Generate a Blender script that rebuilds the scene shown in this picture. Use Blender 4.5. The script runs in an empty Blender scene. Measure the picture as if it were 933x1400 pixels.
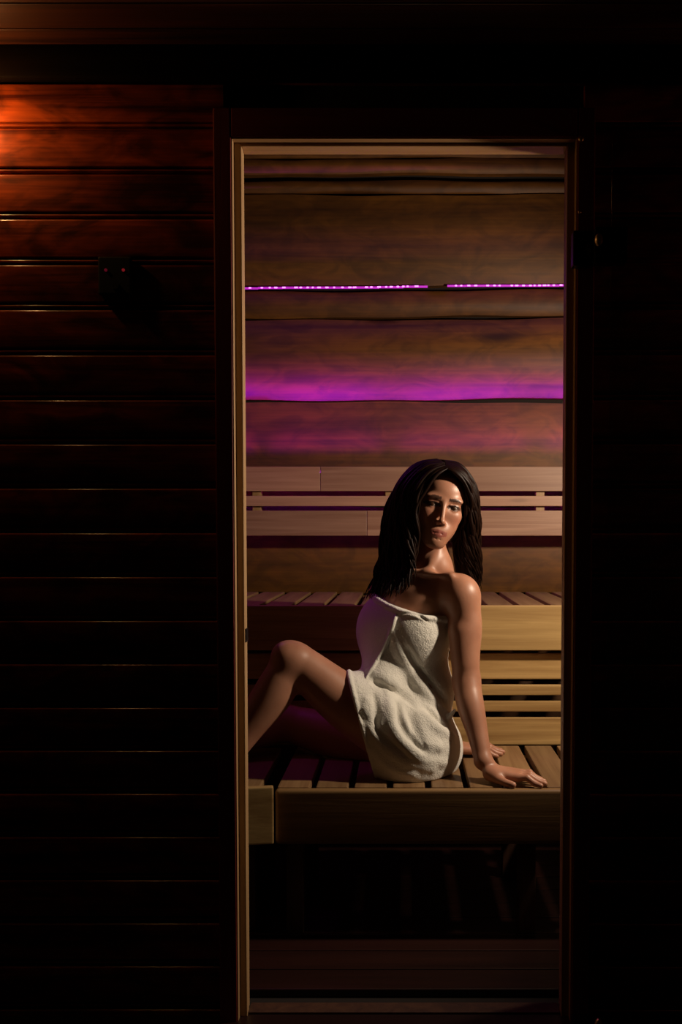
import bpy, bmesh, math, random
import numpy as np
from mathutils import Vector, Matrix
random.seed(4); rng = np.random.default_rng(4)
S = bpy.context.scene; COL = S.collection

# ------------------------------------------------------------------ camera, world, exposure, lights
FPX, PPX, PPY, PITCH, CZ = 1374.0, 553.0, 785.0, math.radians(2.5), 1.06
cd = bpy.data.cameras.new('camera'); cam = bpy.data.objects.new('camera', cd); COL.objects.link(cam); S.camera = cam
cd.sensor_fit = 'VERTICAL'; cd.sensor_height = 36; cd.sensor_width = 24; cd.lens = 36*FPX/1400
cd.shift_x = -(PPX-466.5)/1400; cd.shift_y = (PPY-700)/1400
cam.location = (0, 0, CZ); cam.rotation_euler = (math.radians(90)-PITCH, 0, 0); cd.clip_start = .05
w = bpy.data.worlds.new('world'); S.world = w; w.use_nodes = True
w.node_tree.nodes['Background'].inputs[0].default_value = (.9, .5, .3, 1)
w.node_tree.nodes['Background'].inputs[1].default_value = .0022
S.view_settings.view_transform = 'Standard'; S.view_settings.look = 'None'
S.view_settings.exposure = 0; S.view_settings.gamma = 1; S.view_settings.use_curve_mapping = False
S.cycles.max_bounces = 6; S.cycles.use_denoising = True; S.cycles.sample_clamp_indirect = 3

def light(name, kind, loc, power, color, size=.1, aim=None, size_y=None, spot=None, blend=.5, spread=None):
    l = bpy.data.lights.new(name, kind); l.energy = power; l.color = color
    if kind == 'AREA':
        l.size = size
        if size_y: l.shape = 'RECTANGLE'; l.size_y = size_y
        if spread: l.spread = spread
    else: l.shadow_soft_size = size
    if kind == 'SPOT': l.spot_size = spot; l.spot_blend = blend
    o = bpy.data.objects.new(name, l); COL.objects.link(o); o.location = loc
    if aim is not None: o.rotation_euler = (Vector(aim)-Vector(loc)).to_track_quat('-Z', 'Y').to_euler()
    return o
KEY = light('key_light', 'SPOT', (.96, 2.505, 1.42), 58, (1, .82, .62), .04, (-.05, 3.05, 1.25), spot=math.radians(142), blend=.5)
light('led_glow_rear', 'AREA', (0, 3.695, 1.225), 6.0, (.42, .002, .95), 1.9, (0, 3.835, 1.63), .02, spread=math.radians(50))
light('led_glow_upper', 'AREA', (0, 3.735, 1.985), .3, (.45, .004, 1.0), 1.9, (0, 3.2, .6), .02)
light('led_glow_left', 'AREA', (-1.03, 3.38, 1.97), 1.5, (.60, .01, .70), .02, (-.1, 3.42, .83), .75, spread=math.radians(80))
LAMP_W, LAMP_E = 290.0, 80.0                           # brightness of the two small bulbs
S.cycles.diffuse_bounces = 2

def at(px, py, Y):
    """world point at depth Y that stands where pixel (px,py) of the 933x1400 frame looks"""
    u = (px-PPX)/FPX; v = (py-PPY)/FPX
    c, s = math.cos(PITCH), math.sin(PITCH)
    d = Vector((u, c-v*s, -s-v*c)); t = Y/d.y
    return Vector((d.x*t, Y, CZ+d.z*t))

# ------------------------------------------------------------------ materials
def mat(name):
    m = bpy.data.materials.new(name); m.use_nodes = True
    return m, m.node_tree.nodes, m.node_tree.links, m.node_tree.nodes['Principled BSDF']
def simple(name, col, rough=.5, metal=0, coat=0, emit=None, es=0, noise=.0, nscale=60):
    m, N, L, b = mat(name)
    b.inputs['Base Color'].default_value = (*col, 1); b.inputs['Roughness'].default_value = rough
    b.inputs['Metallic'].default_value = metal; b.inputs['Coat Weight'].default_value = coat
    if emit: b.inputs['Emission Color'].default_value = (*emit, 1); b.inputs['Emission Strength'].default_value = es
    t = N.new('ShaderNodeTexNoise'); t.inputs['Scale'].default_value = nscale; t.inputs['Detail'].default_value = 4
    tc = N.new('ShaderNodeTexCoord'); L.new(tc.outputs['Object'], t.inputs['Vector'])
    bp = N.new('ShaderNodeBump'); bp.inputs['Strength'].default_value = max(noise, .05); bp.inputs['Distance'].default_value = .002
    L.new(t.outputs['Fac'], bp.inputs['Height']); L.new(bp.outputs['Normal'], b.inputs['Normal'])
    return m
def wood(name, dark, light_, axis='x', rough=.5, coat=0, knots=.5, scale=1.0, knotcol=None, bump=.25, fine=1.0, coatrough=.1, blotch=0.0):
    """long-grain wood; axis = direction the grain runs"""
    m, N, L, b = mat(name)
    tc = N.new('ShaderNodeTexCoord'); oi = N.new('ShaderNodeObjectInfo')
    off = N.new('ShaderNodeVectorMath'); off.operation = 'SCALE'
    off.inputs[0].default_value = (13.1, 7.7, 5.3); L.new(oi.outputs['Random'], off.inputs['Scale'])
    add = N.new('ShaderNodeVectorMath'); add.operation = 'ADD'
    L.new(tc.outputs['Object'], add.inputs[0]); L.new(off.outputs[0], add.inputs[1])
    # knots first: they bend the grain round them
    mk = N.new('ShaderNodeMapping'); ks = {'x': (2.2, 9, 9), 'y': (9, 2.2, 9), 'z': (9, 9, 2.2)}[axis]
    mk.inputs['Scale'].default_value = [k*scale for k in ks]; L.new(add.outputs[0], mk.inputs['Vector'])
    vo = N.new('ShaderNodeTexVoronoi'); vo.inputs['Scale'].default_value = 1.0; L.new(mk.outputs[0], vo.inputs['Vector'])
    kr = N.new('ShaderNodeMapRange'); kr.inputs['From Min'].default_value = .03; kr.inputs['From Max'].default_value = .13
    kr.inputs['To Min'].default_value = 1; kr.inputs['To Max'].default_value = 0; kr.interpolation_type = 'SMOOTHSTEP'
    L.new(vo.outputs['Distance'], kr.inputs['Value'])
    mp = N.new('ShaderNodeMapping'); gs = {'x': (1.1, 22, 22), 'y': (22, 1.1, 22), 'z': (22, 22, 1.1)}[axis]
    mp.inputs['Scale'].default_value = [g*scale for g in gs]; L.new(add.outputs[0], mp.inputs['Vector'])
    n0 = N.new('ShaderNodeTexNoise'); n0.inputs['Scale'].default_value = 1.0; n0.inputs['Detail'].default_value = 5
    n0.inputs['Distortion'].default_value = 1.3; L.new(mp.outputs[0], n0.inputs['Vector'])
    mf = N.new('ShaderNodeMapping'); fs = {'x': (5, 210, 210), 'y': (210, 5, 210), 'z': (210, 210, 5)}[axis]
    mf.inputs['Scale'].default_value = [f*fine for f in fs]; L.new(add.outputs[0], mf.inputs['Vector'])
    n1 = N.new('ShaderNodeTexNoise'); n1.inputs['Scale'].default_value = 1.0; n1.inputs['Detail'].default_value = 3; L.new(mf.outputs[0], n1.inputs['Vector'])
    mx = N.new('ShaderNodeMath'); mx.operation = 'MULTIPLY_ADD'; mx.inputs[1].default_value = .35
    L.new(n1.outputs['Fac'], mx.inputs[0]); L.new(n0.outputs['Fac'], mx.inputs[2])
    cr = N.new('ShaderNodeValToRGB'); cr.color_ramp.elements[0].position = .45; cr.color_ramp.elements[1].position = .90
    cr.color_ramp.elements[0].color = (*dark, 1); cr.color_ramp.elements[1].color = (*light_, 1); L.new(mx.outputs[0], cr.inputs[0])
    kc = knotcol or [c*.25 for c in dark]
    mix = N.new('ShaderNodeMixRGB'); mix.inputs[2].default_value = (*kc, 1); L.new(cr.outputs[0], mix.inputs[1])
    km = N.new('ShaderNodeMath'); km.operation = 'MULTIPLY'; km.inputs[1].default_value = knots; L.new(kr.outputs[0], km.inputs[0]); L.new(km.outputs[0], mix.inputs[0])
    hv = N.new('ShaderNodeHueSaturation'); L.new(mix.outputs[0], hv.inputs['Color'])
    vr = N.new('ShaderNodeMapRange'); vr.inputs['To Min'].default_value = .78; vr.inputs['To Max'].default_value = 1.18
    L.new(oi.outputs['Random'], vr.inputs['Value']); 
    nb = N.new('ShaderNodeTexNoise'); nb.inputs['Scale'].default_value = 9; nb.inputs['Detail'].default_value = 3; nb.inputs['Distortion'].default_value = 1.5
    ms = N.new('ShaderNodeMapping'); ms.inputs['Scale'].default_value = {'x': (.8, 1.6, 1.6), 'y': (1.6, .8, 1.6), 'z': (1.6, 1.6, .8)}[axis]
    L.new(add.outputs[0], ms.inputs['Vector']); L.new(ms.outputs[0], nb.inputs['Vector'])
    br = N.new('ShaderNodeMapRange'); br.inputs['From Min'].default_value = .35; br.inputs['From Max'].default_value = .62
    br.inputs['To Min'].default_value = 1-blotch; br.inputs['To Max'].default_value = 1+blotch*.4; L.new(nb.outputs['Fac'], br.inputs['Value'])
    mm = N.new('ShaderNodeMath'); mm.operation = 'MULTIPLY'; L.new(vr.outputs[0], mm.inputs[0]); L.new(br.outputs[0], mm.inputs[1])
    L.new(mm.outputs[0], hv.inputs['Value'])
    L.new(hv.outputs[0], b.inputs['Base Color'])
    b.inputs['Roughness'].default_value = rough; b.inputs['Coat Weight'].default_value = coat; b.inputs['Coat Roughness'].default_value = coatrough
    bp = N.new('ShaderNodeBump'); bp.inputs['Strength'].default_value = bump; bp.inputs['Distance'].default_value = .0015
    L.new(mx.outputs[0], bp.inputs['Height']); L.new(bp.outputs['Normal'], b.inputs['Normal'])
    if coat: L.new(bp.outputs['Normal'], b.inputs['Coat Normal'])
    return m

M = {}
M['clad'] = wood('varnished_cladding', (.06, .006, .001), (.42, .062, .006), 'x', .5, .8, .9, 1.0, bump=.10, coatrough=.2, blotch=.6)
M['clad'].node_tree.nodes['Principled BSDF'].inputs['Specular IOR Level'].default_value = .1
M['frame_z'] = wood('frame_upright_wood', (.42, .23, .10), (.60, .38, .18), 'z', .5, .0, .2)
M['frame_x'] = wood('frame_header_wood', (.30, .14, .05), (.45, .25, .10), 'x', .5, .0, .2)
M['alder_x'] = wood('alder_backrest_wood', (.30, .145, .085), (.46, .255, .16), 'x', .5, 0, .3, 1.2, bump=.2)
M['log'] = wood('sauna_log', (.070, .020, .002), (.185, .066, .006), 'x', .6, 0, .85, .42, knotcol=(.02, .006, .002), bump=.4, fine=.5, blotch=.3)
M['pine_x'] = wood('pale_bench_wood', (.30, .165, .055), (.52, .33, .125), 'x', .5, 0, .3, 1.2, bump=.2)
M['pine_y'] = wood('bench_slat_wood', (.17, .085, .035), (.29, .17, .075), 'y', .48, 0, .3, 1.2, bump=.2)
M['leg'] = wood('shade_dark_leg_wood', (.04, .012, .006), (.09, .035, .015), 'z', .6, 0, .3)  # shade under the bench and at the threshold put into a near-black wood colour
M['fascia'] = wood('fascia_wood', (.17, .085, .03), (.30, .17, .065), 'x', .5, 0, .3, 1.2)
M['casing_z'] = wood('dark_red_casing_upright', (.20, .022, .016), (.32, .045, .03), 'z', .5, .05, .2)
M['casing_x'] = wood('dark_red_casing_header', (.20, .022, .016), (.32, .045, .03), 'x', .5, .05, .2)
M['pine_z'] = wood('bench_post_wood', (.36, .18, .07), (.56, .33, .14), 'z', .5, 0, .3, 1.2)
M['dark'] = simple('dark_backing', (.012, .006, .004), .9)
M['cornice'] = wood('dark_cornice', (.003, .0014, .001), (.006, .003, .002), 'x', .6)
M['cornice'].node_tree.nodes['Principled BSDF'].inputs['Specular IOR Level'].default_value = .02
M['ceil'] = wood('ceiling_boards', (.02, .003, .0006), (.09, .018, .003), 'x', .45, .2, .6)
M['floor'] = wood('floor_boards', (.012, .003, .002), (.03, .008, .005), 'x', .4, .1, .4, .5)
M['black'] = simple('black_metal', (.012, .012, .012), .35, .6)
M['blackp'] = simple('black_plastic', (.01, .01, .011), .4)
M['brass'] = simple('brass', (.85, .65, .36), .34, 1)
M['led'] = simple('led_dots', (.8, .3, .8), .5, emit=(1, .25, 1), es=2.2)
M['ledstrip'] = simple('led_tape', (.5, .1, .5), .5, emit=(.75, .015, .85), es=.55)
M['red'] = simple('red_indicator', (.3, .02, .02), .4, emit=(1, .04, .06), es=.13)
M['red2'] = simple('dim_red_indicator', (.3, .02, .03), .4, emit=(1, .03, .12), es=.06)
M['bulb_w'] = simple('warm_bulb', (1, .8, .5), .4, emit=(1, .52, .16), es=LAMP_W)
M['bulb_e'] = simple('dimmer_bulb', (1, .8, .5), .4, emit=(1, .34, .18), es=LAMP_E)
mg, N, L, b = mat('bronze_glass'); M['glass'] = mg
b.inputs['Base Color'].default_value = (.74, .62, .52, 1); b.inputs['Roughness'].default_value = .02
b.inputs['Transmission Weight'].default_value = 1; b.inputs['IOR'].default_value = 1.45
gn = N.new('ShaderNodeTexNoise'); gn.inputs['Scale'].default_value = 3; gb = N.new('ShaderNodeBump'); gb.inputs['Strength'].default_value = .01
L.new(gn.outputs['Fac'], gb.inputs['Height']); L.new(gb.outputs['Normal'], b.inputs['Normal'])

# ------------------------------------------------------------------ object helpers
def prop(o, label=None, cat=None, group=None, kind=None):
    for k, v in (('label', label), ('category', cat), ('group', group), ('kind', kind)):
        if v: o[k] = v
    return o
def link(name, me, m, parent=None):
    if m is not None and not me.materials: me.materials.append(m)
    o = bpy.data.objects.new(name, me); COL.objects.link(o)
    if parent is not None:
        o.parent = parent
        p = parent; loc = Vector((0, 0, 0))
        while p is not None: loc += p.location; p = p.parent
        o.location = -loc
    return o
def empty(name, loc, **k):
    o = bpy.data.objects.new(name, None); COL.objects.link(o); o.location = loc; o.empty_display_size = .05
    return prop(o, **k)
def to_mesh(name, bm, smooth=False):
    me = bpy.data.meshes.new(name); bmesh.ops.recalc_face_normals(bm, faces=bm.faces); bm.to_mesh(me); bm.free()
    if smooth: me.polygons.foreach_set('use_smooth', [True]*len(me.polygons))
    return me
def add_box(bm, lo, hi, bev=0, seg=2, rot=None, piv=None):
    r = bmesh.ops.create_cube(bm, size=1); vs = r['verts']
    for v in vs: v.co = Vector([(lo[i]+hi[i])/2 + v.co[i]*(hi[i]-lo[i]) for i in range(3)])
    if bev:
        es = list({e for v in vs for e in v.link_edges})
        q = bmesh.ops.bevel(bm, geom=es, offset=bev, segments=seg, profile=.6, affect='EDGES'); vs = list({v for f in q['faces'] for v in f.verts} | {v for v in vs if v.is_valid})
    if rot is not None: bmesh.ops.rotate(bm, verts=vs, cent=piv, matrix=Matrix.Rotation(rot, 3, 'Z'))
def box(name, lo, hi, m, parent=None, bev=.002, seg=2, smooth=False):
    bm = bmesh.new(); add_box(bm, lo, hi, bev, seg)
    return link(name, to_mesh(name, bm, smooth), m, parent)
def cyl(bm, a, b_, r, r2=None, seg=16):
    a = Vector(a); b_ = Vector(b_); d = b_-a; q = d.to_track_quat('Z', 'Y').to_matrix().to_4x4()
    bmesh.ops.create_cone(bm, cap_ends=True, segments=seg, radius1=r, radius2=r if r2 is None else r2, depth=d.length, matrix=Matrix.Translation((a+b_)/2) @ q)
def sweep_x(name, prof, x0, x1, m, parent=None, n=2, wob=None, smooth=True):
    """closed (y,z) outline swept along x; wob(x, z) shifts each station (dy, dz)"""
    bm = bmesh.new(); rows = []
    for i in range(n):
        x = x0+(x1-x0)*i/(n-1)
        rows.append([bm.verts.new((x, y+(wob(x, z)[0] if wob else 0), z+(wob(x, z)[1] if wob else 0))) for y, z in prof])
    k = len(prof)
    for i in range(n-1):
        for j in range(k): bm.faces.new((rows[i][j], rows[i][(j+1) % k], rows[i+1][(j+1) % k], rows[i+1][j]))
    bm.faces.new(rows[0]); bm.faces.new(rows[-1])
    me = to_mesh(name, bm, smooth)
    if smooth:
        me.set_sharp_from_angle(angle=math.radians(50))
    return link(name, me, m, parent)

# ------------------------------------------------------------------ setting: wall round the doorway
YW = 2.15                                              # face of the cladding
zt = lambda py, Y=YW: at(PPX, py, Y).z
OX0, OX1 = -.352, .352                                 # rough opening
ZH = zt(200)                                           # underside of header
bm = bmesh.new()
add_box(bm, (-2.2, YW+.02, -.1), (-.40, YW+.10, 2.05)); add_box(bm, (.40, YW+.02, -.1), (2.2, YW+.10, 2.05)); add_box(bm, (-.40, YW+.02, ZH+.06), (.40, YW+.10, 2.05))
add_box(bm, (-1.3, YW+.10, 2.05), (1.3, YW+.14, 2.62)); add_box(bm, (-2.2, YW+.02, 2.05), (2.2, YW+.10, 2.62))
wf = link('wall_front', to_mesh('wall_front', bm), M['dark']); wf['kind'] = 'structure'
ZTOP = [zt(113)]+[0]*0
tops = [51.5, 114, 176, 238, 299.5, 362, 423.5, 485.5, 547, 607.5, 668, 729, 789, 849, 908.5, 968, 1027, 1086, 1145, 1204, 1263, 1322, 1381, 1440]
def arc(cy, cz, r, a0, a1, n=5): return [(cy+r*math.cos(math.radians(a0+(a1-a0)*i/n)), cz+r*math.sin(math.radians(a0+(a1-a0)*i/n))) for i in range(n+1)]
def plank_profile(z1, z0, dy=0):
    """z1 top edge of the face, z0 top edge of the plank below; the tongue shows in the groove"""
    zb = z0+.0150; y = YW+dy
    p = [(y+.024, z1)]+arc(y+.0045, z1-.0045, .0045, 90, 180)+arc(y+.0062, zb+.0035, .0035, 180, 262)
    p += [(y+.014, zb-.0003), (y+.014, z0+.0118)]+arc(y+.0068, z0+.0085, .0033, 60, 240, 7)+[(y+.014, z0+.0052), (y+.014, z0+.003), (y+.024, z0+.003)]
    return p
for i in range(len(tops)-1):
    z1, z0 = zt(tops[i]), zt(tops[i+1])
    dy = random.uniform(-.0006, .0006)
    pr = plank_profile(z1, z0, dy)
    if z0 > zt(146)-.02 and z1 > zt(150):
        sweep_x('plank', pr, -2.1, 2.1, M['clad'], wf, n=2)
    else:
        sweep_x('plank', pr, -2.1, -.380, M['clad'], wf); sweep_x('plank', pr, .380, 2.1, M['clad'], wf)

# cornice, ceilings, floor, other walls of the sauna
zc1, zc0 = at(PPX, 61, 2.132).z, at(PPX, 105.5, 2.132).z
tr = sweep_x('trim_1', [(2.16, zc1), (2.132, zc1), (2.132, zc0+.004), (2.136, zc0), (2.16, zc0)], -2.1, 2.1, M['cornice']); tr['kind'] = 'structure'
ce = box('ceiling', (-2.1, -.6, zc1+.02), (2.1, 2.17, zc1+.06), M['dark'], bev=0); ce['kind'] = 'structure'
for k in range(12):
    y1 = 2.165-.098*k
    box('ceiling_board', (-2.1, y1-.094, zc1+.001), (2.1, y1, zc1+.02), M['ceil'], ce, .003)
fl = box('floor', (-2.1, -.6, -.12), (2.1, 4.0, -.02), M['dark'], bev=0); fl['kind'] = 'structure'
for k in range(16):
    y0 = 2.28+.108*k
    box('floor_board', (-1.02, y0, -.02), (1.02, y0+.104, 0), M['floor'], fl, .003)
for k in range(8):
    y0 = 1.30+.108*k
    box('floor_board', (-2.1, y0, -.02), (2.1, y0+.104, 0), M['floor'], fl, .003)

YB = 3.80                                              # back wall, face of the logs
wb = box('wall_back', (-1.1, YB+.06, -.1), (1.1, YB+.12, 2.62), M['dark'], bev=0); wb['kind'] = 'structure'
def log_profile(z1, z0, bulge):
    n = 14; P = [(YB+.06, z1)]
    for i in range(n+1):
        t = i/n; s = math.sin(math.pi*(.04+.92*t)); P.append((YB+.030-bulge*s**.75, z1+(z0-z1)*t))
    P.append((YB+.06, z0)); return P
LP = [(150, 212.5, .012), (213.5, 235, .012), (243.5, 261, .012), (263.5, 389, .034), (395.5, 432, .022), (435.5, 546, .078), (548.5, 690, .022),
      (692, 812, .03), (814, 930, .03), (932, 1050, .03), (1052, 1170, .03), (1172, 1250, .03)]
for k, (a, b_, bu) in enumerate(LP):
    z1, z0 = at(PPX, a, YB).z, at(PPX, b_, YB).z; ph = random.uniform(0, 6); zm = (z1+z0)/2; hh = (z1-z0)/2
    tilt = {1: .004, 2: .002, 4: .010, 5: .010}.get(k, 0)
    def wob(x, z, ph=ph, zm=zm, hh=hh, tilt=tilt):
        e = (z-zm)/hh
        return (.004*math.sin(2.1*x+ph), .0028*math.sin(5*x+ph+e)*e + .002*math.sin(13*x+ph*2)*e + tilt*x*.6)
    sweep_x('log', log_profile(z1-.0015, z0+.0015, bu), -1.06, 1.06, M['log'], wb, n=60, wob=wob)
for nm, x in (('wall_left', -1.10), ('wall_right', 1.06)):
    wl = box(nm, (x, YW+.10, -.1), (x+.04, YB+.1, 2.62), M['dark'], bev=0); wl['kind'] = 'structure'
    for k in range(13):
        box('plank', (x-.0 if x > 0 else x+.04, YW+.12, 2.42-.19*k), ((x-.0 if x > 0 else x+.04)+(-.018 if x > 0 else .018), YB+.02, 2.42-.19*k+.184), M['log'], wl, .004) if x < 0 else \
        box('plank', (x-.018, YW+.12, 2.42-.19*k), (x, YB+.02, 2.42-.19*k+.184), M['log'], wl, .004)
c2 = box('ceiling', (-1.1, YW+.10, 2.60), (1.1, YB+.1, 2.66), M['dark'], bev=0); c2['kind'] = 'structure'

# ------------------------------------------------------------------ door frame and open glass door
door = empty('door_1', (0, YW, 0), kind='structure')
def strip(name, x0, x1, y0, y1, z0, z1, m, bev=.002, parent=None): return box(name, (x0, y0, z0), (x1, y1, z1), m, parent or door, bev)
zo, zi = zt(147, 2.125), zt(187.5, 2.125)
for s in (-1, 1):
    a, b_ = sorted((s*.361, s*.398)); strip('casing', a, b_, 2.125, 2.172, -.02, zo, M['casing_z'], .003)
    a, b_ = sorted((s*.343, s*.380)); strip('jamb', a, b_, 2.150, 2.178, -.02, ZH+.04, M['frame_z'], .002)
    a, b_ = sorted((s*.346, s*.380)); strip('door_stop', a, b_, 2.183, 2.207, -.02, ZH+.04, M['frame_z'], .003)
    a, b_ = sorted((s*.348, s*.380)); strip('seal', a, b_, 2.1775, 2.1835, -.02, ZH+.03, M['blackp'], 0)
strip('header_casing', -.361, .361, 2.125, 2.172, zi, zo, M['casing_x'], .003)
strip('header', -.343, .343, 2.150, 2.178, ZH, ZH+.045, M['frame_x'])
strip('header_stop', -.346, .346, 2.181, 2.207, ZH+.003, ZH+.045, M['frame_x'], .003)
strip('threshold', -.343, .343, 2.16, 2.207, -.02, .004, M['leg'])
for s in (-1, 1):
    a, b_ = sorted((s*.3585, s*.3612)); strip('lit_edge', a, b_, 2.1275, 2.150, -.02, zi, M['frame_z'], .0008)  # pale strips added to imitate light along the casing's inner edge
strip('lit_edge', -.3585, .3585, 2.1275, 2.150, zi-.0027, zi, M['frame_x'], .0008)
pk = at(336, 868, 2.16); box('strike_plate', (-.3465, 2.156, pk.z-.016), (-.3405, 2.185, pk.z+.013), M['black'], door, .001)
# glass leaf, swung open against the cladding on the right
leaf = empty('door_leaf', (0, 0, 0)); leaf.parent = door; leaf.location = (.395, -.055, 0); leaf.rotation_euler = (0, 0, math.radians(-5))
pane_bm = bmesh.new(); add_box(pane_bm, (.03, -.004, .02), (.69, .004, ZH-.005), .001, 1)
me = to_mesh('pane', pane_bm); me.materials.append(M['glass']); pane = bpy.data.objects.new('pane', me); COL.objects.link(pane); pane.parent = leaf
for py in (340, 1412):                                 # hinges: plate on the casing, block, round pin cap
    c = at(797, py, 2.11); bm = bmesh.new()
    add_box(bm, (c.x-.022, 2.095, c.z-.038), (c.x+.020, 2.126, c.z+.034), .004)
    add_box(bm, (c.x+.018, 2.070, c.z-.038), (c.x+.085, 2.108, c.z+.034), .004)
    h = link('hinge', to_mesh('hinge', bm), M['black'], door)
    bm = bmesh.new(); q = at(819, py-12, 2.06)
    bmesh.ops.create_uvsphere(bm, u_segments=18, v_segments=12, radius=.0115, matrix=Matrix.Translation(q) @ Matrix.Diagonal((.75, .8, 1.1, 1)))
    prop(link('pin_cap', to_mesh('pin_cap', bm, True), M['brass'], h), 'rounded brass cap on the hinge')
for px, py, r in ((795, 190, .0058), (793, 290, .0036)):
    c = at(px, py, 2.124); bm = bmesh.new()
    bmesh.ops.create_uvsphere(bm, u_segments=14, v_segments=8, radius=r, matrix=Matrix.Translation(c) @ Matrix.Diagonal((1, .6, 1, 1)))
    prop(link('screw', to_mesh('screw', bm, True), M['brass'], door), 'brass screw head on the right casing')

# ------------------------------------------------------------------ benches
def slats(parent, x0, y0, y1, ztop, pitch, wdt, n, th=.024):
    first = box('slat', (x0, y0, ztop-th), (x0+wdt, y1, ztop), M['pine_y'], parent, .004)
    base = first.location.copy()
    for k in range(1, n):
        c = first.copy(); c.location = base+Vector((pitch*k, 0, 0)); COL.objects.link(c)
ZB1 = at(PPX, 1080, 2.55).z; ZB2 = at(PPX, 828, 3.06).z
XS = at(375, 1100, 2.55).x
lb = empty('bench', (.3, 2.8, 0), label='lower slatted wooden bench the woman sits on, edged by a rounded fascia board', cat='bench')
box('fascia', (XS+.002, 2.55, at(PPX, 1155, 2.55).z), (1.0, 2.576, ZB1), M['fascia'], lb, .011, 5, True)
slats(lb, at(586, 1078, 2.575).x+.0085-.4, 2.578, 3.08, ZB1+.0005, .1, .083, 13)
for x in (-.31, .30, .93):
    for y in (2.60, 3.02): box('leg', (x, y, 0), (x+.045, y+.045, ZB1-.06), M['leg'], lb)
for y in (2.60, 3.02): box('bearer', (XS+.01, y, ZB1-.06), (1.0, y+.04, ZB1-.0245), M['pine_x'], lb)
sb = empty('side_bench', (-.6, 2.8, 0), label='slatted side bench at the left doorpost, with an angled pale end block', cat='bench')
xl = at(339, 1100, 2.52).x-.16
bm = bmesh.new(); zt1, zb1 = at(350, 1078, 2.52).z, at(350, 1157, 2.52).z
add_box(bm, (xl, 2.535, zb1), (XS-.001, 2.557, zt1), .005, 3, rot=math.radians(9), piv=Vector((XS, 2.545, 0)))
link('end_block', to_mesh('end_block', bm), M['pine_x'], sb)
for k in range(6):
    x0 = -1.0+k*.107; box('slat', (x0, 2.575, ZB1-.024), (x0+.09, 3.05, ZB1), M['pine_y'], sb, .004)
for x in (-.98, -.44):
    for y in (2.62, 2.98): box('leg', (x, y, 0), (x+.045, y+.045, ZB1-.0245), M['leg'], sb)
ub = empty('upper_bench', (0, 3.4, 0), label='upper slatted wooden bench behind the woman, pale fascia board', cat='bench')
box('fascia', (-1.0, 3.06, at(PPX, 889.5, 3.06).z), (1.0, 3.084, ZB2), M['pine_x'], ub, .004, 3)
YU = 3.775
x0u = at(446, 822, 3.12).x; k0 = 5
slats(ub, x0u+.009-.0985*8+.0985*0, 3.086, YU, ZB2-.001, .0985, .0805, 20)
box('bearer', (-1.0, 3.09, ZB2-.07), (1.0, 3.13, ZB2-.026), M['pine_x'], ub); box('bearer', (-1.0, 3.70, ZB2-.07), (1.0, 3.74, ZB2-.026), M['pine_x'], ub)
for x in (-.97, .92): box('leg', (x, 3.14, 0), (x+.045, 3.185, ZB2-.026), M['pine_z'], ub); box('leg', (x, 3.69, 0), (x+.045, 3.735, ZB2-.071), M['pine_z'], ub)
sk = empty('bench_skirt', (0, 3.1, ZB1), label='four horizontal boards with gaps closing the front under the upper bench', cat='bench skirt')
for a, b_ in ((893.5, 928.5), (936.5, 950.5), (959, 973), (981.5, 1018.5)):
    box('board', (-.99, 3.088, at(PPX, b_, 3.088).z), (1.0, 3.106, at(PPX, a, 3.088).z), M['pine_x'], sk, .003)
for x in (-.95, -.05, .85): box('post', (x, 3.107, ZB1+.002), (x+.04, 3.137, at(PPX, 894, 3.088).z), M['pine_z'], sk)
br = empty('backrest', (0, 3.66, ZB2), label='backrest of three long pale boards on the back wall above the upper bench', cat='backrest')
YR = 3.655
for a, b_, cut in ((638, 671.5, 438), (678, 692, None), (698, 732.5, 502)):
    z1, z0 = at(PPX, a, YR).z, at(PPX, b_, YR).z
    if cut:
        xc = at(cut, a, YR).x
        box('board', (-.98, YR, z0), (xc-.0008, YR+.02, z1), M['alder_x'], br, .002); box('board', (xc+.0008, YR, z0), (1.0, YR+.02, z1), M['alder_x'], br, .002)
    else: box('board', (-.98, YR, z0), (1.0, YR+.02, z1), M['alder_x'], br, .002)
for px in (350, 533, 740):
    x = at(px, 690, YR).x; box('post', (x-.016, YR+.021, at(PPX, 733, YR).z), (x+.016, YR+.06, at(PPX, 640, YR).z), M['pine_z'], br)
# led tapes
zl = at(PPX, 391.8, YB).z
ls = empty('led_strip', (0, YB, zl), label='thin magenta led light strip glowing in the joint between two upper logs', cat='light strip')
def tape(x0, x1, parent):
    n = 12; bm = bmesh.new()
    for i in range(n):
        a, c = x0+(x1-x0)*i/n, x0+(x1-x0)*(i+1)/n
        za = zl+.0105*a+.0012*math.sin(9*a); add_box(bm, (a, YB-.002, za-.0032), (c, YB+.006, za+.0030))
    link('tape', to_mesh('tape', bm), M['ledstrip'], parent)
xa, xb = at(585, 390, YB).x, at(612, 390, YB).x
tape(-1.0, xa, ls); tape(xb, 1.0, ls)
bm = bmesh.new(); x = -1.0
while x < 1.0:
    if not xa-.004 < x < xb+.004:
        z = zl+.0105*x+.0012*math.sin(9*x); add_box(bm, (x, YB-.0035, z-.0025), (x+random.uniform(.006, .014), YB-.001, z+.0022))
    x += random.choice((.02, .026, .03, .017, .045))
prop(link('diode', to_mesh('diode', bm), M['led'], ls), kind='stuff')
ls3 = box('led_strip', (-1.042, 2.3, 1.962), (-1.034, 3.7, 1.978), M['ledstrip'])
prop(ls3, 'magenta led light strip along the left side wall, outside the doorway view', 'light strip')
ls2 = box('led_strip', (-.97, 3.7152, at(PPX, 640, 3.66).z-.012), (.99, 3.722, at(PPX, 640, 3.66).z-.004), M['ledstrip'])
prop(ls2, 'violet led strip hidden along the top behind the backrest boards', 'light strip')

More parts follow.
